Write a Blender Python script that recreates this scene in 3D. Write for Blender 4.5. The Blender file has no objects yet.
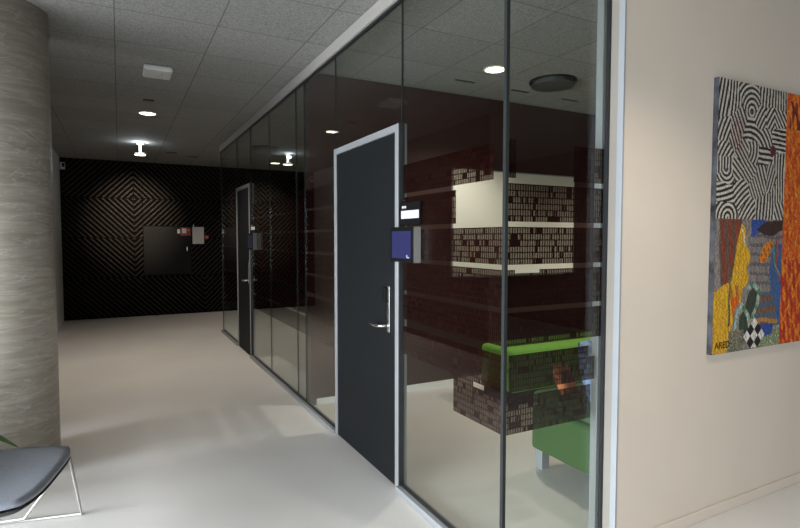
import bpy, bmesh, math, random
from mathutils import Vector, Matrix
random.seed(7)
S = bpy.context.scene
COL = S.collection

# ------------------------------------------------------------------ camera
EYE = 1.43
yaw, pitch, roll, FPX = .4846, .0477, .0005, 533.17
F = Vector((math.sin(yaw)*math.cos(pitch), math.cos(yaw)*math.cos(pitch), -math.sin(pitch)))
R = Vector((math.cos(yaw), -math.sin(yaw), 0)); U = R.cross(F)
R2 = R*math.cos(roll) + U*math.sin(roll); U2 = -R*math.sin(roll) + U*math.cos(roll)
cd = bpy.data.cameras.new('camera'); cam = bpy.data.objects.new('camera', cd); COL.objects.link(cam)
cd.sensor_width = 36; cd.lens = FPX/800*36; cd.clip_start = .02
M = Matrix(((R2.x, U2.x, -F.x, 0), (R2.y, U2.y, -F.y, 0), (R2.z, U2.z, -F.z, EYE), (0, 0, 0, 1)))
cam.matrix_world = M
S.camera = cam

# ------------------------------------------------------------------ world, daylight, exposure
W = bpy.data.worlds.new('world'); S.world = W; W.use_nodes = True
W.node_tree.nodes['Background'].inputs[0].default_value = (.72, .84, 1, 1)
W.node_tree.nodes['Background'].inputs[1].default_value = 1.0
S.view_settings.view_transform = 'Standard'
S.view_settings.look = 'None'
S.view_settings.exposure = 0.0
S.view_settings.gamma = 1
S.view_settings.use_curve_mapping = False

def area_light(name, loc, direction, sx, sy, power, color, spread=180):
    l = bpy.data.lights.new(name, 'AREA'); l.shape = 'RECTANGLE'; l.size = sx; l.size_y = sy
    l.energy = power; l.color = color; l.spread = math.radians(spread)
    o = bpy.data.objects.new(name, l); COL.objects.link(o)
    o.location = loc; o.rotation_euler = Vector(direction).to_track_quat('-Z', 'Y').to_euler()
    return o
# daylight entering through the lounge windows (left of and behind the camera)
area_light('daylight_side', (-4.30, 1.0, 1.05), (1, 0.05, -.42), 5.2, 1.6, 455, (.86, .93, 1), 112)
area_light('daylight_rear', (-1.2, -4.8, 1.45), (0.1, 1, -.35), 4.4, 2.1, 60, (.90, .95, 1), 140)

def spot_light(name, loc, direction, power, color, angle, parent, radius=.04, blend=.6):
    l = bpy.data.lights.new(name, 'SPOT'); l.energy = power; l.color = color
    l.spot_size = math.radians(angle); l.spot_blend = blend; l.shadow_soft_size = radius
    o = bpy.data.objects.new(name, l); COL.objects.link(o)
    o.rotation_euler = Vector(direction).to_track_quat('-Z', 'Y').to_euler()
    o.location = loc; o.parent = parent
    return o

# ------------------------------------------------------------------ dimensions
HC = 2.8158            # ceiling height
XG = 1.3936            # outer glass plane (corridor side)
YC = 1.7259            # glass plane facing the camera
YW = 1.634             # face of the white wall
YB = 4.338             # back wall of the meeting room
YF = 10.859            # far black wall
XL = -.885             # left corridor wall

# ------------------------------------------------------------------ node helpers
def new_mat(name):
    m = bpy.data.materials.new(name); m.use_nodes = True
    return m, m.node_tree.nodes, m.node_tree.links, m.node_tree.nodes['Principled BSDF']
def c4(c): return (c[0], c[1], c[2], 1)
def plain(name, col, rough=.5, metal=0, spec=.5, var=0, scale=20, bump=0, bscale=200):
    m, N, L, B = new_mat(name)
    B.inputs['Base Color'].default_value = c4(col); B.inputs['Roughness'].default_value = rough
    B.inputs['Metallic'].default_value = metal; B.inputs['Specular IOR Level'].default_value = spec
    if var or bump:
        tc = N.new('ShaderNodeTexCoord')
    if var:
        n = N.new('ShaderNodeTexNoise'); n.inputs['Scale'].default_value = scale; n.inputs['Detail'].default_value = 5
        L.new(tc.outputs['Object'], n.inputs['Vector'])
        r = N.new('ShaderNodeValToRGB'); r.color_ramp.elements[0].position = .3; r.color_ramp.elements[1].position = .7
        r.color_ramp.elements[0].color = c4([x*(1-var) for x in col]); r.color_ramp.elements[1].color = c4([min(1, x*(1+var)) for x in col])
        L.new(n.outputs['Fac'], r.inputs[0]); L.new(r.outputs[0], B.inputs['Base Color'])
    if bump:
        n2 = N.new('ShaderNodeTexNoise'); n2.inputs['Scale'].default_value = bscale; n2.inputs['Detail'].default_value = 3
        L.new(tc.outputs['Object'], n2.inputs['Vector'])
        b = N.new('ShaderNodeBump'); b.inputs['Strength'].default_value = bump; b.inputs['Distance'].default_value = .004
        L.new(n2.outputs['Fac'], b.inputs['Height']); L.new(b.outputs[0], B.inputs['Normal'])
    return m
def math_node(N, L, op, a, b=None, c=None):
    n = N.new('ShaderNodeMath'); n.operation = op
    for i, v in enumerate((a, b, c)):
        if v is None: continue
        if isinstance(v, (int, float)): n.inputs[i].default_value = v
        else: L.new(v, n.inputs[i])
    return n.outputs[0]
def emit(name, col, strength, base=(.8, .8, .8)):
    m, N, L, B = new_mat(name)
    B.inputs['Base Color'].default_value = c4(base)
    B.inputs['Emission Color'].default_value = c4(col); B.inputs['Emission Strength'].default_value = strength
    return m

MAT = {}
MAT['white_wall'] = plain('white_wall', (.64, .565, .475), .6, var=.02, scale=3, bump=.08, bscale=350)
MAT['grey_wall'] = plain('grey_wall', (.07, .065, .06), .7, var=.05, scale=3)
MAT['corner_bead'] = plain('corner_bead', (.31, .325, .34), .5)
MAT['corner_board'] = plain('corner_board', (.27, .245, .21), .6)
MAT['white_trim'] = plain('white_trim', (.78, .78, .77), .4)
MAT['silver'] = plain('silver', (.30, .31, .32), .45, metal=.3)
MAT['steel'] = plain('steel', (.72, .70, .67), .25, metal=1)
MAT['chair_leg'] = plain('chair_leg', (.45, .43, .41), .4, metal=.4)
MAT['gasket'] = plain('gasket', (.012, .013, .015), .5)
MAT['joint'] = plain('joint', (.018, .021, .021), .5, spec=.3)
MAT['head_rail'] = plain('head_rail', (.34, .325, .30), .5)
MAT['seam'] = plain('seam', (.016, .019, .018), .6, spec=.1)
MAT['door'] = plain('door_charcoal', (.008, .0094, .0105), .6, spec=.12, var=.06, scale=4)
MAT['maroon'] = plain('maroon_wall', (.031, .0075, .0055), .75, var=.08, scale=2, bump=.06)
MAT['black_slat'] = plain('black_slat', (.036, .0275, .0215), .5, spec=.08, var=.3, scale=30)  # slat tone lifted to stand in for light on the slats
MAT['black_back'] = plain('black_back', (.003, .003, .003), .9, spec=.1)  # backing kept darker, putting shade into the gaps between slats
MAT['black_flat'] = plain('black_flat', (.010, .0095, .009), .55, spec=.15)
MAT['dark_wall'] = plain('dark_wall', (.02, .016, .015), .7, var=.1, scale=3)
MAT['white_plastic'] = plain('white_plastic', (.55, .55, .53), .45)
MAT['black_plastic'] = plain('black_plastic', (.005, .005, .0055), .5, spec=.12)
MAT['whiteboard'] = plain('whiteboard', (.80, .80, .74), .3)
MAT['green'] = plain('green_fabric_shaded', (.028, .075, .012), .85, var=.1, scale=60, bump=.2, bscale=700)  # sofa green darkened to carry the shade on its side
MAT['green_fabric_lit'] = plain('green_fabric_lit', (.125, .31, .03), .85, var=.1, scale=60, bump=.2, bscale=700)  # lighter copy of the sofa green, as if lit, for the bench
MAT['grey_fabric'] = plain('grey_fabric', (.27, .29, .33), .8, var=.12, scale=150, bump=.25, bscale=900)
MAT['dark_shell'] = plain('dark_shell', (.03, .031, .034), .5)
MAT['leaf'] = plain('leaf', (.05, .19, .03), .4, var=.3, scale=14)
MAT['soil'] = plain('soil', (.03, .02, .013), .95, var=.4, scale=60, bump=.8, bscale=90)
MAT['pot'] = plain('pot_white', (.62, .64, .66), .45)
MAT['red'] = plain('red_sign', (.26, .03, .02), .5)
MAT['paper'] = plain('paper', (.62, .60, .54), .6, var=.05, scale=20)
MAT['label_white'] = plain('label_white', (.50, .49, .51), .6, spec=.2)
MAT['lamp_on'] = emit('lamp_on', (1, .86, .66), 9)
MAT['stem_glow'] = emit('stem_glow', (1, .97, .92), 1.6)  # makes the spotlight's plain stem glow by itself
MAT['screen'] = emit('screen_blue', (.05, .055, .30), .42, (.01, .01, .015))
MAT['screen'].node_tree.nodes['Principled BSDF'].inputs['Specular IOR Level'].default_value = .1
MAT['housing'] = plain('housing', (.16, .155, .145), .5)
MAT['screen_off'] = plain('screen_off', (.02, .03, .06), .2)
MAT['grille'] = plain('grille', (.035, .035, .033), .6, var=.15, scale=260)
MAT['slot'] = plain('slot_black', (.01, .01, .01), .6)
MAT['blue_cushion'] = plain('blue_cushion', (.25, .34, .55), .85, var=.75, scale=16)
MAT['orange_cushion'] = plain('orange_cushion', (.50, .16, .05), .85, var=.2, scale=40)
MAT['canvas_edge'] = plain('canvas_edge', (.04, .042, .05), .8, var=.9, scale=14)

def floor_mat():
    m, N, L, B = new_mat('resin_floor')
    tc = N.new('ShaderNodeTexCoord')
    n = N.new('ShaderNodeTexNoise'); n.inputs['Scale'].default_value = 1.3; n.inputs['Detail'].default_value = 6
    L.new(tc.outputs['Object'], n.inputs['Vector'])
    r = N.new('ShaderNodeValToRGB'); r.color_ramp.elements[0].position = .3; r.color_ramp.elements[1].position = .75
    r.color_ramp.elements[0].color = (.63, .605, .57, 1); r.color_ramp.elements[1].color = (.70, .675, .64, 1)
    L.new(n.outputs['Fac'], r.inputs[0])
    s = N.new('ShaderNodeTexNoise'); s.inputs['Scale'].default_value = 260; s.inputs['Detail'].default_value = 2
    L.new(tc.outputs['Object'], s.inputs['Vector'])
    mx = N.new('ShaderNodeMixRGB'); mx.blend_type = 'OVERLAY'; mx.inputs[0].default_value = .06
    L.new(r.outputs[0], mx.inputs[1]); L.new(s.outputs['Fac'], mx.inputs[2]); L.new(mx.outputs[0], B.inputs['Base Color'])
    B.inputs['Roughness'].default_value = .36; B.inputs['Specular IOR Level'].default_value = .45
    return m
MAT['floor'] = floor_mat()

def ceiling_mat():
    """square wood-wool tiles: fibrous grey with thin dark joints"""
    m, N, L, B = new_mat('wood_wool_ceiling')
    tc = N.new('ShaderNodeTexCoord'); sp = N.new('ShaderNodeSeparateXYZ'); L.new(tc.outputs['Object'], sp.inputs[0])
    T = .598
    def groove(coord, off):
        f = math_node(N, L, 'FRACT', math_node(N, L, 'DIVIDE', math_node(N, L, 'SUBTRACT', coord, off), T))
        d = math_node(N, L, 'ABSOLUTE', math_node(N, L, 'SUBTRACT', f, .5))
        return math_node(N, L, 'GREATER_THAN', d, (.5 - .0065))
    g = math_node(N, L, 'MAXIMUM', groove(sp.outputs[0], .0036), groove(sp.outputs[1], .115))
    n = N.new('ShaderNodeTexNoise'); n.inputs['Scale'].default_value = 95; n.inputs['Detail'].default_value = 4; n.inputs['Distortion'].default_value = 1.2
    L.new(tc.outputs['Object'], n.inputs['Vector'])
    n2 = N.new('ShaderNodeTexNoise'); n2.inputs['Scale'].default_value = 2.5; n2.inputs['Detail'].default_value = 2
    L.new(tc.outputs['Object'], n2.inputs['Vector'])
    r = N.new('ShaderNodeValToRGB'); r.color_ramp.elements[0].position = .28; r.color_ramp.elements[1].position = .62
    r.color_ramp.elements[0].color = (.15, .148, .141, 1); r.color_ramp.elements[1].color = (.32, .316, .30, 1)
    L.new(n.outputs['Fac'], r.inputs[0])
    # every tile a hair different
    wn = N.new('ShaderNodeTexWhiteNoise'); wn.noise_dimensions = '2D'
    cb = N.new('ShaderNodeCombineXYZ')
    for k, off in ((0, .0036), (1, .115)):
        L.new(math_node(N, L, 'FLOOR', math_node(N, L, 'DIVIDE', math_node(N, L, 'SUBTRACT', sp.outputs[k], off), T)), cb.inputs[k])
    L.new(cb.outputs[0], wn.inputs['Vector'])
    k = math_node(N, L, 'ADD', math_node(N, L, 'MULTIPLY', wn.outputs['Value'], .10), .95)
    ml = N.new('ShaderNodeMixRGB'); ml.blend_type = 'MULTIPLY'; ml.inputs[0].default_value = 1
    L.new(r.outputs[0], ml.inputs[1]); L.new(k, ml.inputs[2])
    mx = N.new('ShaderNodeMixRGB'); L.new(g, mx.inputs[0]); L.new(ml.outputs[0], mx.inputs[1]); mx.inputs[2].default_value = (.135, .132, .125, 1)
    L.new(mx.outputs[0], B.inputs['Base Color'])
    B.inputs['Roughness'].default_value = .95; B.inputs['Specular IOR Level'].default_value = .1
    b = N.new('ShaderNodeBump'); b.inputs['Strength'].default_value = .5; b.inputs['Distance'].default_value = .006
    L.new(n.outputs['Fac'], b.inputs['Height']); L.new(b.outputs[0], B.inputs['Normal'])
    return m
MAT['ceiling'] = ceiling_mat()

def concrete_mat():
    m, N, L, B = new_mat('polished_concrete')
    tc = N.new('ShaderNodeTexCoord')
    mp = N.new('ShaderNodeMapping'); mp.inputs['Scale'].default_value = (1.2, 1.2, 9); L.new(tc.outputs['Object'], mp.inputs[0])
    n = N.new('ShaderNodeTexNoise'); n.inputs['Scale'].default_value = 2.6; n.inputs['Detail'].default_value = 6; n.inputs['Distortion'].default_value = 1.4
    L.new(mp.outputs[0], n.inputs['Vector'])
    r = N.new('ShaderNodeValToRGB'); r.color_ramp.elements[0].position = .35; r.color_ramp.elements[1].position = .68
    r.color_ramp.elements[0].color = (.285, .25, .20, 1); r.color_ramp.elements[1].color = (.41, .37, .31, 1)
    L.new(n.outputs['Fac'], r.inputs[0])
    # pale horizontal casting wrinkles
    mp2 = N.new('ShaderNodeMapping'); mp2.inputs['Scale'].default_value = (1.0, 1.0, 7); L.new(tc.outputs['Object'], mp2.inputs[0])
    n2 = N.new('ShaderNodeTexNoise'); n2.inputs['Scale'].default_value = 1.6; n2.inputs['Detail'].default_value = 3; n2.inputs['Distortion'].default_value = 2.4
    L.new(mp2.outputs[0], n2.inputs['Vector'])
    d = math_node(N, L, 'ABSOLUTE', math_node(N, L, 'SUBTRACT', n2.outputs['Fac'], .55))
    w = N.new('ShaderNodeMapRange'); w.inputs['From Min'].default_value = 0; w.inputs['From Max'].default_value = .022
    w.inputs['To Min'].default_value = .55; w.inputs['To Max'].default_value = 0; L.new(d, w.inputs['Value'])
    mx = N.new('ShaderNodeMixRGB'); L.new(w.outputs[0], mx.inputs[0]); L.new(r.outputs[0], mx.inputs[1]); mx.inputs[2].default_value = (.52, .51, .48, 1)
    L.new(mx.outputs[0], B.inputs['Base Color'])
    B.inputs['Roughness'].default_value = .42
    b = N.new('ShaderNodeBump'); b.inputs['Strength'].default_value = .25; b.inputs['Distance'].default_value = .01
    L.new(w.outputs[0], b.inputs['Height']); L.new(b.outputs[0], B.inputs['Normal'])
    return m
MAT['concrete'] = concrete_mat()

def glass_mat():
    m, N, L, B = new_mat('clear_glass')
    out = N['Material Output']; N.remove(B)
    lw = N.new('ShaderNodeLayerWeight'); lw.inputs['Blend'].default_value = .5
    p = math_node(N, L, 'POWER', lw.outputs['Facing'], 5)
    fr = math_node(N, L, 'ADD', math_node(N, L, 'MULTIPLY', p, .95), .030)
    t = N.new('ShaderNodeBsdfTransparent'); t.inputs[0].default_value = (.945, .965, .95, 1)
    g = N.new('ShaderNodeBsdfGlossy'); g.inputs['Roughness'].default_value = .0; g.inputs[0].default_value = (.95, .97, .97, 1)
    mx = N.new('ShaderNodeMixShader'); L.new(fr, mx.inputs[0]); L.new(t.outputs[0], mx.inputs[1]); L.new(g.outputs[0], mx.inputs[2])
    L.new(mx.outputs[0], out.inputs['Surface'])
    return m
MAT['glass'] = glass_mat()

FILM_TOP, PERIOD, SLAB, ROWS = 1.836, .1787, .157, 6
def film_mat():
    """printed window film: rows of small upright see-through blocks in an almost opaque dark print"""
    m, N, L, B = new_mat('printed_film')
    out = N['Material Output']; N.remove(B)
    tc = N.new('ShaderNodeTexCoord'); sp = N.new('ShaderNodeSeparateXYZ'); L.new(tc.outputs['Object'], sp.inputs[0])
    u = math_node(N, L, 'SUBTRACT', sp.outputs[0], sp.outputs[1])
    dz = math_node(N, L, 'DIVIDE', math_node(N, L, 'SUBTRACT', FILM_TOP, sp.outputs[2]), PERIOD)
    slab = math_node(N, L, 'FLOOR', dz)
    rl = math_node(N, L, 'MULTIPLY', math_node(N, L, 'FRACT', dz), PERIOD/SLAB*ROWS)
    row = math_node(N, L, 'ADD', math_node(N, L, 'MULTIPLY', slab, 8), math_node(N, L, 'FLOOR', rl))
    hline = math_node(N, L, 'LESS_THAN', math_node(N, L, 'FRACT', rl), .17)
    def rnd(width, seed):
        wn = N.new('ShaderNodeTexWhiteNoise'); wn.noise_dimensions = '3D'
        cb = N.new('ShaderNodeCombineXYZ'); L.new(math_node(N, L, 'FLOOR', math_node(N, L, 'DIVIDE', u, width)), cb.inputs[0])
        L.new(row, cb.inputs[1]); cb.inputs[2].default_value = seed
        L.new(cb.outputs[0], wn.inputs['Vector']); return wn.outputs['Value']
    # upright bars: regular thin bars + random ones shared by all rows + random per row
    fine = math_node(N, L, 'LESS_THAN', rnd(.0068, 1.3), .12)
    reg = math_node(N, L, 'LESS_THAN', math_node(N, L, 'FRACT', math_node(N, L, 'DIVIDE', u, .0136)), .36)
    block = math_node(N, L, 'LESS_THAN', rnd(.034, 5.7), .085)
    dark = math_node(N, L, 'MAXIMUM', math_node(N, L, 'MAXIMUM', fine, reg), math_node(N, L, 'MAXIMUM', block, hline))
    tint = N.new('ShaderNodeMixRGB'); L.new(dark, tint.inputs[0])
    tint.inputs[1].default_value = (.33, .305, .28, 1); tint.inputs[2].default_value = (.022, .012, .011, 1)
    t = N.new('ShaderNodeBsdfTransparent'); L.new(tint.outputs[0], t.inputs[0])
    d = N.new('ShaderNodeBsdfDiffuse'); d.inputs[0].default_value = (.020, .005, .0042, 1)
    fac = math_node(N, L, 'ADD', math_node(N, L, 'MULTIPLY', dark, .55), .12)
    mx = N.new('ShaderNodeMixShader'); L.new(fac, mx.inputs[0]); L.new(t.outputs[0], mx.inputs[1]); L.new(d.outputs[0], mx.inputs[2])
    L.new(mx.outputs[0], out.inputs['Surface'])
    return m
MAT['film'] = film_mat()

# ------------------------------------------------------------------ mesh helpers
def bm_box(bm, x0, x1, y0, y1, z0, z1):
    v = [bm.verts.new(p) for p in ((x0,y0,z0),(x1,y0,z0),(x1,y1,z0),(x0,y1,z0),(x0,y0,z1),(x1,y0,z1),(x1,y1,z1),(x0,y1,z1))]
    for f in ((3,2,1,0),(4,5,6,7),(0,1,5,4),(1,2,6,5),(2,3,7,6),(3,0,4,7)):
        bm.faces.new([v[i] for i in f])
    return v
def bm_cyl(bm, c, r, h, seg=32, r2=None):
    """upright solid from z=c.z to c.z+h"""
    r2 = r if r2 is None else r2
    a = [bm.verts.new((c[0]+r*math.cos(2*math.pi*i/seg), c[1]+r*math.sin(2*math.pi*i/seg), c[2])) for i in range(seg)]
    b = [bm.verts.new((c[0]+r2*math.cos(2*math.pi*i/seg), c[1]+r2*math.sin(2*math.pi*i/seg), c[2]+h)) for i in range(seg)]
    for i in range(seg): bm.faces.new((a[i], a[(i+1)%seg], b[(i+1)%seg], b[i]))
    bm.faces.new(a[::-1]); bm.faces.new(b)
def bm_lathe(bm, prof, seg=40, c=(0, 0)):
    rings = []
    for r, z in prof:
        rings.append([bm.verts.new((c[0]+r*math.cos(2*math.pi*i/seg), c[1]+r*math.sin(2*math.pi*i/seg), z)) for i in range(seg)])
    for a, b in zip(rings, rings[1:]):
        for i in range(seg): bm.faces.new((a[i], a[(i+1)%seg], b[(i+1)%seg], b[i]))
    if prof[0][0] > 1e-4: bm.faces.new(rings[0][::-1])
    if prof[-1][0] > 1e-4: bm.faces.new(rings[-1])
def bm_tube(bm, pts, r, seg=10):
    pts = [Vector(p) for p in pts]; rings = []
    up = Vector((0, 0, 1))
    for i, p in enumerate(pts):
        t = (pts[min(i+1, len(pts)-1)] - pts[max(i-1, 0)]).normalized()
        a = t.cross(up)
        if a.length < 1e-3: a = t.cross(Vector((0, 1, 0)))
        a.normalize(); b = t.cross(a)
        rings.append([bm.verts.new(p + a*r*math.cos(2*math.pi*k/seg) + b*r*math.sin(2*math.pi*k/seg)) for k in range(seg)])
    for a, b in zip(rings, rings[1:]):
        for k in range(seg): bm.faces.new((a[k], a[(k+1)%seg], b[(k+1)%seg], b[k]))
    bm.faces.new(rings[0][::-1]); bm.faces.new(rings[-1])
def bm_quad(bm, pts): bm.faces.new([bm.verts.new(p) for p in pts])
def obj(name, bm, mat, parent=None, smooth=False, bevel=0, seg=2, sub=0):
    me = bpy.data.meshes.new(name)
    bmesh.ops.recalc_face_normals(bm, faces=bm.faces[:])
    bm.to_mesh(me); bm.free()
    o = bpy.data.objects.new(name, me); COL.objects.link(o)
    me.materials.append(MAT[mat] if isinstance(mat, str) else mat)
    if smooth:
        for p in me.polygons: p.use_smooth = True
    if bevel:
        md = o.modifiers.new('bevel', 'BEVEL'); md.width = bevel; md.segments = seg; md.limit_method = 'ANGLE'
    if sub:
        md = o.modifiers.new('sub', 'SUBSURF'); md.levels = sub; md.render_levels = sub
    if parent: o.parent = parent
    return o
def box(name, x0, x1, y0, y1, z0, z1, mat, parent=None, **k):
    bm = bmesh.new(); bm_box(bm, x0, x1, y0, y1, z0, z1)
    return obj(name, bm, mat, parent, **k)
def tag(o, label, cat, group=None, kind=None):
    o['label'] = label; o['category'] = cat
    if group: o['group'] = group
    if kind: o['kind'] = kind
    return o
def thing(name, label, cat, loc=(0, 0, 0), rz=0, group=None, kind=None):
    o = bpy.data.objects.new(name, None); COL.objects.link(o); o.location = loc; o.rotation_euler = (0, 0, rz)
    o.empty_display_size = .1
    return tag(o, label, cat, group, kind)
def struct(o, label, cat): return tag(o, label, cat, kind='structure')

# ------------------------------------------------------------------ room shell
X0, X1, Y0 = -4.45, 6.4, -4.95
struct(box('floor', X0, X1, Y0, YF+.1, -.1, 0, 'floor'), 'pale beige seamless resin floor of the corridor and rooms', 'floor')
struct(box('ceiling', X0, X1, Y0, YF+.1, HC, HC+.1, 'ceiling'), 'grey wood-wool ceiling laid in square tiles', 'ceiling')
struct(box('wall_right', 1.97, X1, YW, YW+.10, 0, HC, 'white_wall'), 'white plaster wall that the colourful painting hangs on', 'wall')
struct(box('baseboard_right', 2.00, X1, YW-.014, YW, 0, .055, 'white_wall', bevel=.004), 'low white baseboard under the painting wall', 'baseboard')
struct(box('trim_21', 1.964, 1.9712, YW+.030, YW+.075, 0, HC, 'corner_board'), 'beige strip between glass gasket and white corner bead', 'trim')
struct(box('trim_1', 1.962, 1.971, YW-.001, YW+.030, 0, HC, 'corner_bead'), 'white corner bead where painting wall meets glass', 'trim')
struct(box('wall_left', XL-.12, XL, 4.42, YF, 0, HC, 'grey_wall'), 'dark grey corridor wall behind the concrete column', 'wall')
struct(box('trim_20', XL-.02, XL+.012, YF-1.5, YF-.03, 0, HC, 'white_trim'), 'white pilaster at the far left end of the corridor', 'trim')
struct(box('baseboard_left', XL, XL+.013, 4.42, YF-.05, 0, .07, 'white_trim'), 'white baseboard at the foot of the left corridor wall', 'baseboard')
struct(box('wall_back', XG+.03, X1, YB, YB+.11, 0, HC, 'maroon'), 'dark maroon end wall of the glazed meeting room', 'wall')
struct(box('baseboard_back', XG+.08, X1, YB-.014, YB, 0, .055, 'white_trim'), 'pale baseboard along the maroon meeting room wall', 'baseboard')
struct(box('wall_meeting', X1, X1+.1, YW, YF, 0, HC, 'maroon'), 'maroon side wall at the inner end of the rooms', 'wall')
struct(box('wall_rear', X1, X1+.1, Y0, YW, 0, HC, 'dark_wall'), 'dark wall closing the space to the right', 'wall')
struct(box('wall_turn', X0, XL-.12, 4.42, 4.54, 0, HC, 'white_wall'), 'white wall behind the column closing the lounge', 'wall')

# lounge window walls (left of and behind the camera)
bm = bmesh.new()
for z0, z1 in ((0, .18), (1.95, HC)): bm_box(bm, X0-.15, X0, Y0, 4.54, z0, z1)
for y0, y1 in ((Y0, -2.5), (3.7, 4.54)): bm_box(bm, X0-.15, X0, y0, y1, .18, 1.95)
struct(obj('wall_window', bm, 'white_wall'), 'outer wall of the lounge with a wide window', 'wall')
bm = bmesh.new()
for y in (-2.5, -.95, .6, 2.15, 3.65): bm_box(bm, X0-.10, X0-.04, y, y+.05, .18, 1.95)
struct(obj('window_7', bm, 'white_trim'), 'white framed window strip of the lounge', 'window')
bm = bmesh.new()
for z0, z1 in ((0, .35), (2.55, HC)): bm_box(bm, X0, X1, Y0-.15, Y0, z0, z1)
for x0, x1 in ((X0, -3.5), (1.1, X1)): bm_box(bm, x0, x1, Y0-.15, Y0, .35, 2.55)
struct(obj('wall_entrance', bm, 'white_wall'), 'outer wall behind the viewpoint with a window', 'wall')

# ------------------------------------------------------------------ concrete column
bm = bmesh.new(); bm_lathe(bm, [(.30, 0), (.30, HC)], 72)
o = obj('column', bm, 'concrete', smooth=True); o.location = (-.665, 4.045, 0)
struct(o, 'thick round polished concrete column beside the grey chair', 'column')

# ------------------------------------------------------------------ far wall with chevron relief panels
far = struct(box('wall_far', XL, X1, YF, YF+.1, 0, HC, 'black_back'), 'black end wall with chevron slat relief panels', 'wall')
RH = .7137
def clip_poly(poly, x0, x1, z0, z1):
    def cut(poly, fn, inter):
        outp = []
        for i, p in enumerate(poly):
            q = poly[(i+1) % len(poly)]
            a, b = fn(p), fn(q)
            if a: outp.append(p)
            if a != b: outp.append(inter(p, q))
        return outp
    def xi(X): return lambda p, q: (X, p[1] + (q[1]-p[1])*(X-p[0])/(q[0]-p[0]))
    def zi(Z): return lambda p, q: (p[0] + (q[0]-p[0])*(Z-p[1])/(q[1]-p[1]), Z)
    for fn, it in ((lambda p: p[0] >= x0, xi(x0)), (lambda p: p[0] <= x1, xi(x1)), (lambda p: p[1] >= z0, zi(z0)), (lambda p: p[1] <= z1, zi(z1))):
        poly = cut(poly, fn, it)
        if len(poly) < 3: return []
    return poly
def slat_panel(x0, x1, z0, z1, sgn, apex, hole=None):
    """diagonal slats at 45 degrees; sgn=+1 rises to the right"""
    bm = bmesh.new(); pitch_, w, d = .096, .029, .024
    k0 = int(((z0-apex[1]) - (x1-x0) - 2)/pitch_); k1 = int(((z1-apex[1]) + 3)/pitch_)
    regions = [(x0, x1, z0, z1)]
    if hole:
        hx0, hx1, hz0, hz1 = hole
        regions = [r for r in ((x0, hx0, z0, z1), (hx1, x1, z0, z1), (max(x0, hx0), min(x1, hx1), z0, hz0), (max(x0, hx0), min(x1, hx1), hz1, z1)) if r[1]-r[0] > .005 and r[3]-r[2] > .005]
    for k in range(k0, k1):
        c = apex[1] + k*pitch_
        zl = c + sgn*(-4 - 0); 
        base = [(apex[0]-4, c - sgn*4), (apex[0]+4, c + sgn*4), (apex[0]+4, c + sgn*4 + w), (apex[0]-4, c - sgn*4 + w)]
        for r in regions:
            a = clip_poly(base, max(r[0], x0)+.004, min(r[1], x1)-.004, max(r[2], z0)+.008, min(r[3], z1)-.008)
            if len(a) < 3: continue
            fr = [bm.verts.new((p[0], YF-.012-d, p[1])) for p in a]; bk = [bm.verts.new((p[0], YF-.012, p[1])) for p in a]
            try:
                bm.faces.new(fr)
                for i in range(len(a)): bm.faces.new((fr[i], fr[(i+1) % len(a)], bk[(i+1) % len(a)], bk[i]))
            except ValueError: pass
    return obj('slat_panel', bm, 'black_slat', far)
xs = [XL+.002, .25, 1.451, 2.652, 3.853]
HOLE = (.394, 1.221, .751, 1.657)
zs = [.011+RH*i for i in range(4)] + [HC-.004]
# rows from the floor up: slope of the left, middle and right panel
pat = [(-1, -1, 1, -1), (-1, 1, 1, -1), (-1, 1, 1, -1), (1, -1, -1, 1)]
for r in range(4):
    for c in range(4):
        x0, x1 = xs[c], xs[c+1]
        if x1 - x0 < .02: continue
        hole = HOLE if (r in (1, 2) and c == 1) else None
        slat_panel(x0, x1, zs[r], zs[r+1], pat[r][c], (.25, zs[r]), hole)
# flush black cabinet door in the slats
t = thing('wall_cabinet', 'flat black square cabinet door set into the slatted end wall', 'cabinet', (0, 0, 0))
box('door', HOLE[0]+.005, HOLE[1]-.005, YF-.038, YF-.0125, HOLE[2]+.005, HOLE[3]-.005, 'black_flat', t, bevel=.002)
box('handle', 1.128, 1.146, YF-.055, YF-.039, 1.19, 1.275, 'steel', t, bevel=.003)
# small signs on the far wall
t = thing('fire_sign', 'red fire sign with white symbols above the black cabinet', 'sign', (0, 0, 0))
box('plate', 1.03, 1.212, YF-.046, YF-.0385, 1.483, 1.635, 'red', t)
box('symbol', 1.055, 1.13, YF-.048, YF-.0462, 1.528, 1.617, 'label_white', t)
box('symbol', 1.155, 1.18, YF-.048, YF-.0462, 1.575, 1.60, 'label_white', t)
tag(box('safety_label', .972, 1.018, YF-.044, YF-.039, 1.522, 1.603, 'label_white'), 'small white label left of the red fire sign', 'label')
t = thing('notice_board', 'white notice sheet mounted beside the black cabinet', 'notice', (0, 0, 0))
box('sheet', 1.238, 1.443, YF-.042, YF-.0345, 1.326, 1.648, 'paper', t)
box('hook', 1.255, 1.268, YF-.042, YF-.0345, 1.652, 1.69, 'steel', t)
bm = bmesh.new()
bm_cyl(bm, (0, 0, 0), .042, .03, 24)
o = obj('alarm_button', bm, 'red', bevel=.004); o.rotation_euler = (math.pi/2, 0, 0); o.location = (1.508 - .0, YF-.0005, 1.455)
o.location = (1.490, YF-.0345, 1.455); tag(o, 'round red alarm button right of the notice sheet', 'alarm')
bm = bmesh.new(); bm_box(bm, -.021, .021, -.0325, -.0308, -.008, .008)
w = obj('symbol', bm, 'label_white', o); w.rotation_euler = (-math.pi/2, 0, 0)
t = thing('motion_sensor', 'small pale motion sensor high in the far left corner', 'sensor', (XL+.06, YF-.026, 2.67))
box('body', -.04, .035, -.045, .001, -.06, .06, 'white_plastic', t, bevel=.008)
box('lens', -.012, .028, -.05, -.0455, -.02, .045, 'black_plastic', t, bevel=.002)

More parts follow.
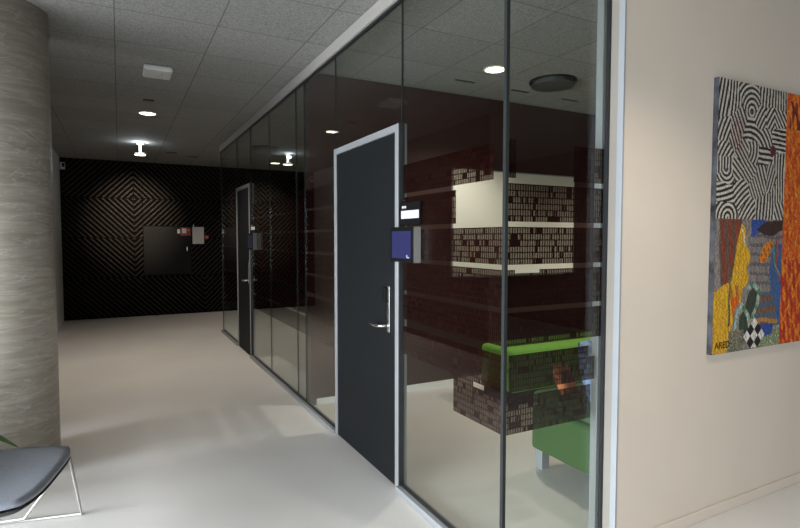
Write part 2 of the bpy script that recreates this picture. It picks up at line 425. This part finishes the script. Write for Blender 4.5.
# ------------------------------------------------------------------ glass partition
# door frames and leaves
def glazed_door(name, y0, y1, ztop, label, hand_y, sgn, reader=True):
    fw = .042
    t = thing(name, label, 'door', (0, 0, 0), kind='structure')
    bm = bmesh.new()
    xo, xi = XG-.020, XG+.015
    bm_box(bm, xo, xi, y0, y0+fw, 0, ztop); bm_box(bm, xo, xi, y1-fw, y1, 0, ztop); bm_box(bm, xo, xi, y0+fw, y1-fw, ztop-fw, ztop)
    # inner flange that shows through the glass beside the frame
    bm_box(bm, xi, xi+.02, y0-.004, y0+.01, 0, ztop); bm_box(bm, xi, xi+.02, y1-.01, y1+.05, 0, ztop)
    bm_box(bm, xi, xi+.02, y0+.01, y1-.01, ztop-.02, ztop)
    obj('door_frame', bm, 'silver', t, bevel=.003)
    box('gasket', XG-.018, XG+.015, y0-.010, y0, 0, ztop, 'gasket', t)
    lf = box('door_leaf', XG-.014, XG+.026, y0+fw+.004, y1-fw-.004, .006, ztop-fw-.004, 'door', t, bevel=.002)
    # handle: long narrow plate with a lever on both faces
    for side, xf in ((-1, XG-.014), (1, XG+.026)):
        bm = bmesh.new()
        xa, xb = sorted((xf, xf+side*.008))
        bm_box(bm, xa, xb, hand_y-.015, hand_y+.015, .885, 1.155)
        hp = obj('handle_plate', bm, 'steel', t, bevel=.003)
        bm = bmesh.new()
        pts = [(xf+side*.006, hand_y, .925), (xf+side*.035, hand_y, .925), (xf+side*.052, hand_y+.012*sgn, .925), (xf+side*.056, hand_y+.04*sgn, .922), (xf+side*.056, hand_y+.09*sgn, .919), (xf+side*.054, hand_y+.145*sgn, .928)]
        bm_tube(bm, pts, .0095, 12)
        obj('lever', bm, 'steel', t, smooth=True)
    box('card_reader', XG-.036, XG-.0145, hand_y+.018, hand_y+.052, 1.06, 1.145, 'black_plastic', t, bevel=.004)
    return t
glazed_door('door_1', 2.632, 3.63, 2.066, 'charcoal door with silver frame and blue display beside it', 2.755, 1)
glazed_door('door_2', 6.44, 7.24, 2.085, 'distant charcoal door at the far end of glass corridor', 6.54, 1)

def film_piece(bm, plane, a0, a1, z0, z1):
    if plane == 'x': bm_quad(bm, [(XG+.0075, a0, z0), (XG+.0075, a1, z0), (XG+.0075, a1, z1), (XG+.0075, a0, z1)])
    else: bm_quad(bm, [(a0, YC+.0075, z0), (a1, YC+.0075, z0), (a1, YC+.0075, z1), (a0, YC+.0075, z1)])
def slab_z(k): return FILM_TOP-PERIOD*k-SLAB+(.016 if k == 4 else 0), FILM_TOP-PERIOD*k
def pane(n, spans, label, film=True):
    """one sheet of the partition along the corridor: y0, y1, z0"""
    y0, y1, z0 = spans
    o = struct(box('window_%d' % n, XG-.005, XG+.005, y0+.0016, y1-.0016, z0, 2.722, 'glass'), label, 'window')
    if film and z0 < 1:
        bm = bmesh.new()
        for k in range(7):
            a, b = y0, y1
            za, zb = slab_z(k)
            if n == 1:
                # the print stops short of, or leaves out, different lengths on each row
                if k == 0: a = 1.815
                if k == 1:
                    film_piece(bm, 'x', 1.737, 1.752, za, zb); a = 2.098
                if k == 6: b = 2.112; film_piece(bm, 'x', 1.95, 2.112, zb, zb+.0217)
            film_piece(bm, 'x', a, b, za, zb)
        obj('printed_film', bm, 'film', o)
    return o
pane(1, (YC+.012, 2.618, .035), 'large clear glass pane between the door and the glass corner')
pane(2, (2.618, 3.635, 2.068), 'clear glass strip above the charcoal door')
pane(3, (3.632, 4.36, .035), 'narrow glass pane left of the charcoal door')
pane(4, (4.36, 5.54, .035), 'glass pane just beyond the room dividing wall')
pane(5, (5.54, 6.425, .035), 'glass pane right of the distant door')
pane(6, (7.242, 8.45, .035), 'last glass pane before the black end wall')
struct(box('window_8', XG-.005, XG+.005, 6.428, 7.24, 2.09, 2.735, 'glass'), 'glass strip above the distant door', 'window')
o = struct(box('window_9', XG+.010, 1.968, YC-.005, YC+.005, .0, HC-.005, 'glass'), 'glass pane facing the viewer between corner and painting wall', 'window')
bm = bmesh.new()
for k in range(7):
    za, zb = slab_z(k); a, b = XG+.016, 1.962
    if k == 0:
        film_piece(bm, 'y', a, 1.452, za, zb); a = 1.775; za += .0
    if k == 3:
        # wider clear strip, one short block left in it
        film_piece(bm, 'y', a, 1.452, za, zb); a = 1.585; film_piece(bm, 'y', 1.452, 1.585, za, zb-.014)
    if k == 5: a = 1.425
    if k == 5: film_piece(bm, 'y', 1.885, 1.925, za, zb-.05); b = 1.885
    if k == 6: b = 1.90
    film_piece(bm, 'y', a, b, za, zb)
obj('printed_film', bm, 'film', o)
# corner joint, seams between panes, posts, rails
struct(box('trim_2', XG-.007, XG+.009, YC-.007, YC+.011, 0, HC, 'joint'), 'dark vertical joint at the glass corner', 'trim')
n = 3
for y, z0 in ((2.618, 2.068), (3.633, 2.068), (4.36, .035), (5.54, .035), (6.426, 2.09), (7.241, 2.09), (4.60, .035)):
    struct(box('trim_%d' % n, XG-.0056, XG+.0056, y-.0015, y+.0015, z0, 2.722, 'seam'), 'thin dark seam between glass panes, %s' % {2.618: 'over the latch side of the charcoal door', 3.633: 'over the hinge side of the charcoal door', 4.36: 'at the room dividing wall', 5.54: 'right of the distant display', 6.426: 'over the near side of the distant door', 7.241: 'over the far side of the distant door', 4.60: 'just past the room dividing wall'}[y], 'trim'); n += 1
struct(box('trim_%d' % n, XG-.028, XG+.03, YC-.01, 8.47, 2.735, HC-.001, 'head_rail', bevel=.003), 'white head rail along the top of the glass', 'trim'); n += 1
bm = bmesh.new(); bm_box(bm, XG-.012, XG+.012, YC+.012, 8.45, 2.722, 2.735)
struct(obj('trim_%d' % n, bm, 'gasket'), 'black gasket under the white head rail', 'trim'); n += 1
bm = bmesh.new()
for a, b in ((YC-.008, 2.632), (3.63, 6.44), (7.24, 8.47)):
    bm_box(bm, XG-.036, XG+.03, a, b, 0, .028)
struct(obj('trim_%d' % n, bm, 'silver', bevel=.002), 'silver sill rail at the foot of the glass', 'trim'); n += 1
bm = bmesh.new()
for a, b in ((YC-.008, 2.618), (3.632, 6.425), (7.242, 8.45)):
    bm_box(bm, XG-.010, XG+.010, a, b, .028, .036)
struct(obj('trim_%d' % n, bm, 'gasket'), 'black gasket along the silver sill rail', 'trim'); n += 1
struct(box('trim_%d' % n, 1.950, 1.972, YC+.012, YC+.05, 0, HC, 'silver', bevel=.002), 'silver post behind the glass at the painting wall', 'trim'); n += 1
struct(box('trim_%d' % n, 1.952, 1.971, YC-.02, YC-.004, 0, HC, 'gasket'), 'black gasket between glass and painting wall', 'trim'); n += 1

struct(box('trim_%d' % n, XG-.007, XG+.009, 8.452, 8.468, 0, 2.735, 'joint'), 'dark joint at the far glass corner', 'trim'); n += 1
struct(box('window_10', XG+.012, X1-.002, 8.455, 8.465, 0, HC-.003, 'glass'), 'glass pane closing the far room before the black wall', 'window')

# ------------------------------------------------------------------ displays and name plates beside the doors
def room_display(y0, y1, z0, z1, label, group, lit='screen'):
    t = thing('room_display', label, 'screen', (XG-.005, (y0+y1)/2, (z0+z1)/2))
    hy, hz = (y1-y0)/2, (z1-z0)/2
    box('housing', -.045, -.0005, -hy, hy, -hz, hz, 'housing', t, bevel=.004)
    box('bezel', -.051, -.0455, -hy, hy, -hz, hz, 'black_plastic', t, bevel=.002)
    bm = bmesh.new(); bm_box(bm, -.0525, -.0513, -hy*.84, hy*.84, -hz*.78, hz*.76)
    sc_ = obj('screen', bm, lit, t)
    bm = bmesh.new()
    for a, b, c, d in ((-hy*.70, -hy*.52, -hz*.74, -hz*.70), (-hy*.56, -hy*.50, -hz*.72, -hz*.58)):
        bm_box(bm, -.0532, -.0526, a, b, c, d)
    obj('icon', bm, 'label_white', sc_)
    return t
def name_plate(y0, y1, z0, z1, label):
    t = thing('name_plate', label, 'sign', (XG-.005, (y0+y1)/2, (z0+z1)/2))
    hy, hz = (y1-y0)/2, (z1-z0)/2
    box('plate', -.010, -.0005, -hy, hy, -hz, hz, 'black_plastic', t, bevel=.001)
    box('paper_strip', -.0115, -.0103, -hy*.97, hy*.90, -hz*.46, hz*.26, 'label_white', t)
    bm = bmesh.new()
    for k in range(3):
        a = hy*.80 - k*.017
        bm_box(bm, -.0108, -.0102, a-.011, a, hz*.48, hz*.70)
    obj('lettering', bm, 'paper', t)
    return t
room_display(2.40, 2.655, 1.303, 1.492, 'small blue wall display beside the near charcoal door', None)
room_display(6.13, 6.39, 1.30, 1.49, 'small dark display beside the distant charcoal door', None, 'screen_off')
name_plate(2.405, 2.614, 1.505, 1.625, 'black name plate with white strip above the blue display')
name_plate(6.18, 6.40, 1.505, 1.60, 'tiny name plate beside the distant door')

# ------------------------------------------------------------------ ceiling fittings
def downlight(x, y, label, power, group=None, lit='lamp_on', angle=120):
    t = thing('downlight', label, 'ceiling light', (x, y, HC))
    bm = bmesh.new(); bm_lathe(bm, [(.098, -.0005), (.098, -.006), (.082, -.010), (.080, -.004), (.080, -.0005)], 40)
    obj('rim', bm, 'white_plastic', t, smooth=True)
    bm = bmesh.new(); bm_cyl(bm, (0, 0, -.0065), .079, .003, 40)
    obj('diffuser', bm, lit, t)
    spot_light('downlight_beam', (0, 0, -.03), (0, 0, -1), power, (1, .89, .76), angle, t, .07)
    return t
downlight(.309, 6.585, 'round glowing downlight in the corridor ceiling beyond the white box', 160)
downlight(2.752, 3.561, 'round glowing downlight in the near glazed meeting room', 115)
downlight(2.567, 9.81, 'round glowing downlight seen in the far glazed room', 60)
downlight(5.0, 3.2, 'added unseen downlight brightening the near meeting room', 160)  # hidden lamp added to brighten the near room
downlight(1.9, .6, 'round downlight washing the painting wall', 75)
downlight(4.6, 6.6, 'added unseen downlight brightening the far room', 110)  # unseen lamp added to lift the far room

t = thing('pendant_spotlight', 'white track spotlight hanging before the black slatted wall', 'spotlight', (.30, 8.69, HC))
bm = bmesh.new(); bm_cyl(bm, (0, 0, -.018), .055, .0175, 28); obj('mount', bm, 'white_plastic', t, bevel=.002)
bm = bmesh.new(); bm_cyl(bm, (0, 0, -.145), .015, .127, 24); obj('stem', bm, 'stem_glow', t, smooth=False)
bm = bmesh.new(); bm_lathe(bm, [(.02, -.140), (.078, -.150), (.082, -.166), (.074, -.170)], 32); obj('head', bm, 'white_plastic', t, smooth=True)
bm = bmesh.new(); bm_cyl(bm, (0, 0, -.1725), .073, .002, 32); obj('diffuser', bm, 'lamp_on', t)
spot_light('wall_beam', (0, .02, -.185), (-.02, 1, -.40), 430, (1, .84, .66), 46, t, .03, 1.0)
l = bpy.data.lights.new('up_glow', 'POINT'); l.energy = 5.0; l.color = (.82, .92, 1); l.shadow_soft_size = .02
lo = bpy.data.objects.new('up_glow', l); COL.objects.link(lo); lo.location = (0, -.08, -.06); lo.parent = t

t = thing('access_point', 'white rounded box fixed to the corridor ceiling', 'ceiling box', (.31, 4.86, HC), 0)
box('housing', -.108, .108, -.130, .130, -.046, -.0005, 'white_plastic', t, bevel=.018, seg=4)
bm = bmesh.new(); bm_lathe(bm, [(.016, -.046), (.016, -.054), (.010, -.058), (.0001, -.0585)], 20, (.02, -.04)); obj('lens', bm, 'label_white', t, smooth=True)
box('cable_gland', -.10, -.05, .131, .160, -.03, -.0005, 'black_plastic', t)
def slot(x, y, lx, ly, label):
    return tag(box('ceiling_slot', x-lx/2, x+lx/2, y-ly/2, y+ly/2, HC-.006, HC-.0005, 'slot'), label, 'vent slot')
slot(.292, 5.967, .10, .06, 'short dark slot in the corridor ceiling beyond the white box')
slot(2.726, 3.951, .20, .022, 'thin dark ceiling slot left of the round speaker')
slot(3.365, 3.973, .20, .022, 'thin dark ceiling slot just beyond the round speaker')
slot(4.024, 3.993, .20, .022, 'thin dark ceiling slot right of the round speaker')
slot(.78, 9.4, .16, .06, 'small dark slot in the ceiling before the black wall')
slot(1.15, 9.7, .16, .06, 'dark slot in the corridor ceiling next to the glass')
def speaker(x, y, label):
    t = thing('ceiling_speaker', label, 'speaker', (x, y, HC))
    bm = bmesh.new(); bm_lathe(bm, [(.205, -.0005), (.205, -.014), (.192, -.014), (.192, -.0005)], 48); obj('ring', bm, 'black_plastic', t, smooth=False)
    bm = bmesh.new(); bm_lathe(bm, [(.170, -.0005), (.170, -.03), (.186, -.034), (.186, -.046), (.17, -.050), (.0001, -.052)], 48); obj('grille', bm, 'grille', t, smooth=False)
speaker(3.41, 3.59, 'round grey ceiling speaker in the near glazed room')
speaker(2.0, 8.2, 'round dark ceiling speaker in the far glazed room')

# ------------------------------------------------------------------ meeting room contents
t = thing('whiteboard', 'white board on the maroon wall behind the printed glass', 'whiteboard', (0, 0, 0))
box('panel', 2.852, 4.43, YB-.022, YB-.002, 1.062, 2.098, 'whiteboard', t, bevel=.002)
box('frame', 2.84, 4.442, YB-.018, YB-.001, 1.05, 2.11, 'silver', t)
box('tray', 3.05, 4.25, YB-.07, YB-.019, 1.046, 1.061, 'silver', t, bevel=.003)

t = thing('sofa', 'green sofa backing onto the painting wall inside the glass room', 'sofa', (2.25, 1.79, 0))
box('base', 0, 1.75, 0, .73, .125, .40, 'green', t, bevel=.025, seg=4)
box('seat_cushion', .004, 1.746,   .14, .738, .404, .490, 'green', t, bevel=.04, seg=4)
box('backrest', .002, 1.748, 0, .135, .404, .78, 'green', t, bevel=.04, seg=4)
for x, y in ((.03, .66), (.03, .03), (1.67, .66), (1.67, .03)):
    box('leg', x, x+.062, y, y+.062, 0, .124, 'silver', t, bevel=.004)

t = thing('bench', 'low green upholstered bench under the whiteboard', 'bench', (2.93, 3.50, 0))
box('base', 0, 1.75, .02, .46, .11, .29, 'green_fabric_lit', t, bevel=.02, seg=3)
box('seat_cushion', -.005, 1.755, 0, .47, .294, .47, 'green_fabric_lit', t, bevel=.04, seg=4)
box('under_bench_shade', .02, 1.73, .03, .44, 0, .109, 'black_plastic', t)  # dark block standing in for the shade under the bench
def cushion(name, mat, loc, rot, sx, sy, sz, label):
    bm = bmesh.new(); n_ = 12
    top = {}; bot = {}
    for i in range(n_+1):
        for j in range(n_+1):
            a, b = i/n_*2-1, j/n_*2-1
            h = ((1-a**4)*(1-b**4))**.5
            p = (a*sx*(1-.06*b*b), b*sy*(1-.06*a*a))
            top[i, j] = bm.verts.new((p[0], p[1], h*sz)); bot[i, j] = top[i, j] if h == 0 else bm.verts.new((p[0], p[1], -h*sz))
    for i in range(n_):
        for j in range(n_):
            bm.faces.new((top[i, j], top[i+1, j], top[i+1, j+1], top[i, j+1]))
            f = (bot[i, j], bot[i, j+1], bot[i+1, j+1], bot[i+1, j])
            if len(set(f)) > 2: bm.faces.new(f)
    o = obj(name, bm, mat, smooth=True); o.location = loc; o.rotation_euler = rot
    return tag(o, label, 'cushion')
cushion('cushion', 'blue_cushion', (2.41, 2.15, .675), (math.radians(74), 0, .12), .125, .18, .05, 'blue and white cushion standing on the green sofa')
cushion('cushion', 'orange_cushion', (2.35, 2.34, .585), (math.radians(62), 0, .1), .07, .09, .03, 'small orange cushion propped on the green sofa')

# ------------------------------------------------------------------ painting
PX0, PX1, PZ0, PZ1, PS, PM = 2.600, 3.815, .848, 2.2185, 3.205, 1.530
PY = 1.606
def color_mat(name, rough=.6):
    m, N, L, B = new_mat(name)
    at = N.new('ShaderNodeAttribute'); at.attribute_name = 'paint'
    tc = N.new('ShaderNodeTexCoord'); n = N.new('ShaderNodeTexNoise'); n.inputs['Scale'].default_value = 70; n.inputs['Detail'].default_value = 4
    L.new(tc.outputs['Object'], n.inputs['Vector'])
    mx = N.new('ShaderNodeMixRGB'); mx.blend_type = 'OVERLAY'; mx.inputs[0].default_value = .55
    L.new(at.outputs['Color'], mx.inputs[1]); L.new(n.outputs['Fac'], mx.inputs[2]); L.new(mx.outputs[0], B.inputs['Base Color'])
    B.inputs['Roughness'].default_value = rough
    b = N.new('ShaderNodeBump'); b.inputs['Strength'].default_value = .3; b.inputs['Distance'].default_value = .003
    L.new(n.outputs['Fac'], b.inputs['Height']); L.new(b.outputs[0], B.inputs['Normal'])
    return m
MAT['paint'] = color_mat('painted_canvas')
rn = random.Random(3)
def canvas(name, x0, x1, z0, z1, nx, nz, fn, parent, rough_paint=0):
    vs = [(x0+(x1-x0)*i/nx, PY, z0+(z1-z0)*j/nz) for j in range(nz+1) for i in range(nx+1)]
    fs = [(j*(nx+1)+i, j*(nx+1)+i+1, (j+1)*(nx+1)+i+1, (j+1)*(nx+1)+i) for j in range(nz) for i in range(nx)]
    me = bpy.data.meshes.new(name); me.from_pydata(vs, [], fs)
    ca = me.color_attributes.new('paint', 'FLOAT_COLOR', 'CORNER')
    buf = []
    for j in range(nz):
        for i in range(nx):
            c = fn((i+.5)/nx, (j+.5)/nz)
            if rough_paint:
                g_ = 1 + rough_paint*(rn.uniform(-1, 1)*.45 + .6*math.sin(i*.9+3*math.sin(j*.31))*math.sin(j*.53+2*math.sin(i*.17)))
                c = [max(0, k*g_) for k in c]
            buf += [c[0], c[1], c[2], 1]*4
    ca.data.foreach_set('color', buf)
    me.materials.append(MAT['paint'])
    o = bpy.data.objects.new(name, me); COL.objects.link(o); o.parent = parent
    return o
# regions of stripes: (u, v, kind, data)
ZB = [(.06, .84, 'l', 82), (.20, .86, 'l', 84), (.45, .86, 'a', (.46, .80)), (.40, .93, 'a', (.46, .80)), (.72, .93, 'l', 90), (.90, .93, 'l', 90),
      (.62, .76, 'l', 52), (.74, .78, 'l', 58), (.88, .78, 'l', -48), (.30, .72, 'l', -58), (.22, .60, 'l', -62), (.45, .66, 'a', (.42, .42)), (.66, .62, 'a', (.42, .42)),
      (.90, .64, 'l', 3), (.92, .40, 'l', 90), (.92, .22, 'l', 89), (.10, .62, 'l', 66), (.10, .50, 'l', 50), (.36, .50, 'l', -44), (.50, .50, 'a', (.38, .52)),
      (.66, .49, 'l', -8), (.66, .34, 'l', -64), (.56, .26, 'l', -60), (.78, .34, 'l', 62), (.14, .33, 'a', (.12, .36)), (.10, .40, 'l', 86), (.34, .22, 'l', 34),
      (.30, .36, 'l', -36), (.45, .36, 'l', -40), (.12, .18, 'l', 8), (.12, .06, 'a', (.16, .01)), (.50, .06, 'l', 45), (.62, .07, 'l', 90), (.95, .06, 'l', -60), (.75, .07, 'l', 88)]
def zebra(u, v):
    asp = (PZ1-PM)/(PS-PX0)
    best, bd = None, 9
    for s in ZB:
        d = (u-s[0])**2 + ((v-s[1])*asp)**2
        if d < bd: bd, best = d, s
    if best[2] == 'l':
        a = math.radians(best[3]); q = -math.sin(a)*u + math.cos(a)*v*asp
    else:
        q = math.hypot(u-best[3][0], (v-best[3][1])*asp)
    k = (q + .013*math.sin(9*u+7*v))/.043 % 1
    if math.hypot(u-.80, (v-.535)*asp) < .045: return (.09, .02, .02)
    if k < .52: return (.022, .017, .017)
    red = 1 if (abs(u-.28) < .1 and .5 < v < .75) else 0
    return (.50, .47, .40) if not red else (.46, .36, .31)
def inside(poly, x, y):
    c = False; j = len(poly)-1
    for i in range(len(poly)):
        if (poly[i][1] > y) != (poly[j][1] > y) and x < (poly[j][0]-poly[i][0])*(y-poly[i][1])/(poly[j][1]-poly[i][1]) + poly[i][0]: c = not c
        j = i
    return c
def near_line(pl, x, y, w):
    for (ax, ay), (bx, by) in zip(pl, pl[1:]):
        dx, dy = bx-ax, by-ay; t_ = max(0, min(1, ((x-ax)*dx+(y-ay)*dy)/(dx*dx+dy*dy)))
        if math.hypot(x-ax-t_*dx, (y-ay-t_*dy)*1.13) < w: return True
    return False
YEL = [(.36, .97), (.42, .93), (.44, .82), (.52, .72), (.50, .67), (.44, .64), (.49, .56), (.47, .50), (.40, .46), (.37, .36), (.33, .34), (.27, .22), (.25, .10), (.18, 0), (0, 0), (0, .46), (.10, .50), (.20, .52), (.27, .66), (.31, .82)]
MAR = [(.04, 1), (.38, 1), (.33, .88), (.27, .66), (.20, .50), (.10, .50), (.08, .62)]
BLU = [(.50, 1), (.72, 1), (.74, .93), (.62, .90), (.52, .86)]
BRN = [(.60, .93), (.74, .99), (1, 1), (1, .92), (.86, .88), (.70, .88)]
ORG = [(.64, .68), (.70, .80), (.80, .84), (.85, .82), (.80, .73), (.70, .66)]
BLR = [(.86, .80), (1, .82), (1, .0), (.94, .0), (.93, .30), (.84, .44), (.80, .60)]
BLB = [(.66, .17), (.90, .19), (.88, .10), (.72, .08)]
LRB = [(.62, .42), (.84, .44), (.93, .30), (.93, .12), (.66, .16), (.55, .24)]
OUT1 = [(.30, .08), (.32, .24), (.40, .36), (.50, .26), (.56, .10)]
OUT2 = [(.48, .48), (.58, .50), (.66, .44), (.64, .34), (.56, .26), (.53, .12)]
DKG = [(.36, .08), (.38, .26), (.44, .32), (.50, .44), (.56, .48), (.63, .44), (.62, .36), (.54, .26), (.55, .06)]
def wob(u, v, s): return math.sin(u*17+s)*math.sin(v*23+s*2)*.5 + math.sin(u*41+v*13+s*3)*.3
def figure(u, v):
    du, dv = u + .012*wob(u, v, 1), v + .010*wob(v, u, 2)
    n_ = .5 + .5*wob(u*1.7, v*2.3, 5)
    c = (.17+.07*n_, .15+.06*n_, .135+.05*n_)                 # grey-brown ground
    if du > .5 and math.sin(dv*85 + 4*du) > .45: c = (.12, .10, .11)
    if inside(MAR, du, dv): c = (.16+.05*n_, .045, .022) if math.sin(du*60+dv*9) > -.3 else (.10, .07, .055)
    if inside(BLU, du, dv): c = (.035, .07, .26)
    if inside(BLR, du, dv): c = (.045, .10, .21+.05*n_)
    if inside(LRB, du, dv): c = (.15, .085, .055) if math.sin(dv*70) > -.2 else (.07, .10, .15)
    if near_line([(.90, .84), (.93, .74), (.90, .64), (.98, .52)], du, dv, .016): c = (.32, .06, .03)
    if near_line([(.86, .80), (.88, .66), (.97, .56)], du, dv, .010): c = (.10, .25, .16)
    if inside(BRN, du, dv): c = (.045, .024, .02)
    if inside(YEL, du, dv):
        c = (.50+.08*n_, .27+.06*n_, .018)
        if .22 < u < .36 and .2 < v < .5 and math.sin(u*70+v*22) > .1: c = (.36, .12, .02)
        if math.hypot((u-.30)*1, (v-.37)) < .05: c = (.55, .10, .01)
    if near_line([(.43, .80), (.40, .87), (.37, .92)], du, dv, .009): c = (.55, .5, .36)
    if near_line([(.27, .66), (.22, .52), (.22, .20)], du, dv, .011): c = (.06, .09, .05)
    if inside(ORG, du, dv): c = (.62, .20, .012) if math.sin(u*90)*math.sin(v*80) > -.4 else (.30, .07, .01)
    if inside(DKG, du, dv): c = (.035, .05, .03)
    if near_line(OUT1, du, dv, .020) or near_line(OUT2, du, dv, .018): c = (.27, .36, .33) if n_ > .35 else (.07, .18, .07)
    if v < .16 and u > .22:
        if u < .44:
            k = int(9*abs(math.sin(u*31+2*math.sin(v*40))*math.cos(v*37+3*u)+math.sin(u*57))); pal = ((.10, .09, .07), (.25, .20, .12), (.05, .04, .04), (.30, .28, .22), (.08, .12, .05))
            c = pal[k % 5]
        elif u > .66: c = ((.10, .22, .08), (.38, .37, .32), (.05, .12, .06), (.30, .20, .05))[int(7*abs(math.sin(u*29+2*math.sin(v*33))+math.cos(v*41+u*13))) % 4]
    if inside(BLB, du, dv): c = (.03, .06, .25)
    if near_line([(.55, .205), (.75, .215), (.95, .19)], du, dv, .022): c = (.36, .18, .05)
    p, q = (u-.60) + (v-.10)*1.13, (u-.60) - (v-.10)*1.13
    if abs(p) < .165 and abs(q) < .165 and .008 < v:
        c = (.58, .55, .50) if (math.floor(p/.11+.5) + math.floor(q/.11+.5)) % 2 == 0 else (.012, .012, .012)
    return c
def orange(u, v):
    n_ = .5 + .5*wob(u*2.2, v*2.6, 9); n2_ = .5 + .5*math.sin(u*31 + 9*math.sin(v*19))*math.sin(v*37 + 5*math.sin(u*23))
    c = [.55, .085, .012]
    if n_ > .55: c = [.62, .17, .015]
    if n2_ > .93: c = [.62, .28, .03]
    if n2_ < .07: c = [.42, .045, .012]
    if .86 < v < .97 and .05 < u < .30 and n_ < .5: c = [.18, .02, .012]
    if v < .34 and n_ < .5: c = [.40, .035, .012]
    return c
t = thing('painting', 'large colourful canvas with striped, figurative and orange fields', 'painting', (0, 0, 0))
box('canvas_frame', PX0, PX1, PY+.0008, YW-.0005, PZ0, PZ1, 'canvas_edge', t, bevel=.003)
canvas('striped_field', PX0+.002, PS, PM, PZ1-.002, 170, 190, zebra, t)
canvas('figure_field', PX0+.002, PS, PZ0+.002, PM, 150, 170, figure, t, .55)
canvas('orange_field', PS, PX1-.002, PZ0+.002, PZ1-.002, 90, 200, orange, t, .45)
fc = bpy.data.curves.new('lettering', 'FONT'); fc.body = 'ARED'; fc.size = .05; fc.extrude = .0004
tmp = bpy.data.objects.new('lettering', fc); COL.objects.link(tmp)
bpy.context.view_layer.update()
me = bpy.data.meshes.new_from_object(tmp.evaluated_get(bpy.context.evaluated_depsgraph_get()))
bpy.data.objects.remove(tmp)
fo = bpy.data.objects.new('signature', me); COL.objects.link(fo); fo.parent = t
fo.location = (PX0+.022, PY-.0012, PZ0+.028); fo.rotation_euler = (math.pi/2, 0, 0); me.materials.clear(); me.materials.append(MAT['black_plastic'])

# ------------------------------------------------------------------ lounge chair at the lower left
t = thing('lounge_chair', 'low grey upholstered chair with thin steel legs by the column', 'chair', (-.19, 2.99, 0), math.radians(-12))
# local frame: seat corner nearest the glass at the origin, seat runs to -x and -y
bm = bmesh.new(); NU, NV, LX, LY = 20, 20, .66, .64
def shell_pt(a, b, side):
    # superellipse plan with the rounded free corners, lifted towards the back (-x)
    x, y = a*2-1, b*2-1
    r = max(abs(x), abs(y)); q = (abs(x)**4 + abs(y)**4)**.25 or 1
    k = r/q if q else 1
    x, y = x*(.25+.75*k), y*(.25+.75*k)
    e = max(0, 1-r**5)
    z = .420 - .022*(1-x*x)*(1-y*y) + .30*max(0, -x-.35)**2
    z += (.006 if side > 0 else -.040)*e**.6
    return ((x-1)*LX/2, (y-1)*LY/2, z)
top = [[bm.verts.new(shell_pt(i/NU, j/NV, 1)) for j in range(NV+1)] for i in range(NU+1)]
for i in range(NU):
    for j in range(NV): bm.faces.new((top[i][j], top[i+1][j], top[i+1][j+1], top[i][j+1]))
s_ = obj('seat', bm, 'grey_fabric', t, smooth=True)
md = s_.modifiers.new('solid', 'SOLIDIFY'); md.thickness = .016; md.offset = -1
bm = bmesh.new()
bot = [[bm.verts.new(Vector(shell_pt(i/NU, j/NV, -1)) - Vector((0, 0, .014))) for j in range(NV+1)] for i in range(NU+1)]
for i in range(NU):
    for j in range(NV): bm.faces.new((bot[i][j], bot[i+1][j], bot[i+1][j+1], bot[i][j+1]))
s_ = obj('shell', bm, 'dark_shell', t, smooth=True)
md = s_.modifiers.new('solid', 'SOLIDIFY'); md.thickness = .006; md.offset = -1
# backrest (outside the picture to the left)
bm = bmesh.new()
g = [[bm.verts.new((-LX+.02-.16*(k/8)-.03*math.sin(k/8*3), -.05-(LY-.10)*j/10, .47+.40*k/8 - .02*(2*j/10-1)**2)) for j in range(11)] for k in range(9)]
for k in range(8):
    for j in range(10): bm.faces.new((g[k][j], g[k+1][j], g[k+1][j+1], g[k][j+1]))
s_ = obj('backrest', bm, 'grey_fabric', t, smooth=True)
md = s_.modifiers.new('solid', 'SOLIDIFY'); md.thickness = .03; md.offset = 0
# bent-wire sled legs, one under each side
for ys, yo in ((-.055, .21), (-LY+.055, -.21)):
    bm = bmesh.new()
    ax = -.03 if yo > 0 else -.12
    A = Vector((ax, ys, .383)); A2 = Vector((-LX+.08, ys, .383))
    f1 = Vector((ax-.015, ys+yo, .008)); f2 = Vector((-LX+.05, ys+yo, .008))
    bm_tube(bm, [A2, f2, f1, A], .0075, 10)
    bm_tube(bm, [A, Vector((-.30, ys+yo*.98, .02)), f2], .006, 10)
    bm_tube(bm, [A, A2], .007, 10)
    obj('leg', bm, 'chair_leg', t, smooth=True)

# ------------------------------------------------------------------ potted plant, only a leaf tip shows
t = thing('potted_plant', 'green potted plant behind the grey chair, leaf tip showing', 'plant', (-1.0, 3.42, 0))
bm = bmesh.new(); bm_lathe(bm, [(.13, 0), (.17, .34), (.165, .352), (.15, .35), (.148, .30)], 40); obj('pot', bm, 'pot', t, smooth=True)
bm = bmesh.new(); bm_cyl(bm, (0, 0, .29), .146, .02, 32); obj('soil', bm, 'soil', t)
def leaf(ang, reach, rise, droop, wid):
    bm = bmesh.new(); rows = []
    for k in range(13):
        s = k/12
        r = .02 + reach*s; z = .31 + rise*math.sin(min(1, s*1.15)*math.pi*.5) - droop*s*s
        w = wid*math.sin(math.pi*min(1, .04+.95*s)**.9)
        c, sn = math.cos(ang), math.sin(ang)
        rows.append([bm.verts.new((r*c - q*w*sn, r*sn + q*w*c, z + .25*w*abs(q))) for q in (-1, 0, 1)])
    for a, b in zip(rows, rows[1:]):
        for q in (0, 1): bm.faces.new((a[q], a[q+1], b[q+1], b[q]))
    l_ = obj('leaf', bm, 'leaf', t, smooth=True)
    md = l_.modifiers.new('solid', 'SOLIDIFY'); md.thickness = .002
leaf(math.radians(-38), .70, .28, .13, .04)
for k, (a, r_, h_) in enumerate(((60, .30, .38), (120, .34, .30), (175, .36, .28), (220, .33, .36), (262, .30, .34), (305, .24, .42), (20, .22, .5))):
    leaf(math.radians(a), r_, h_, .06, .035)
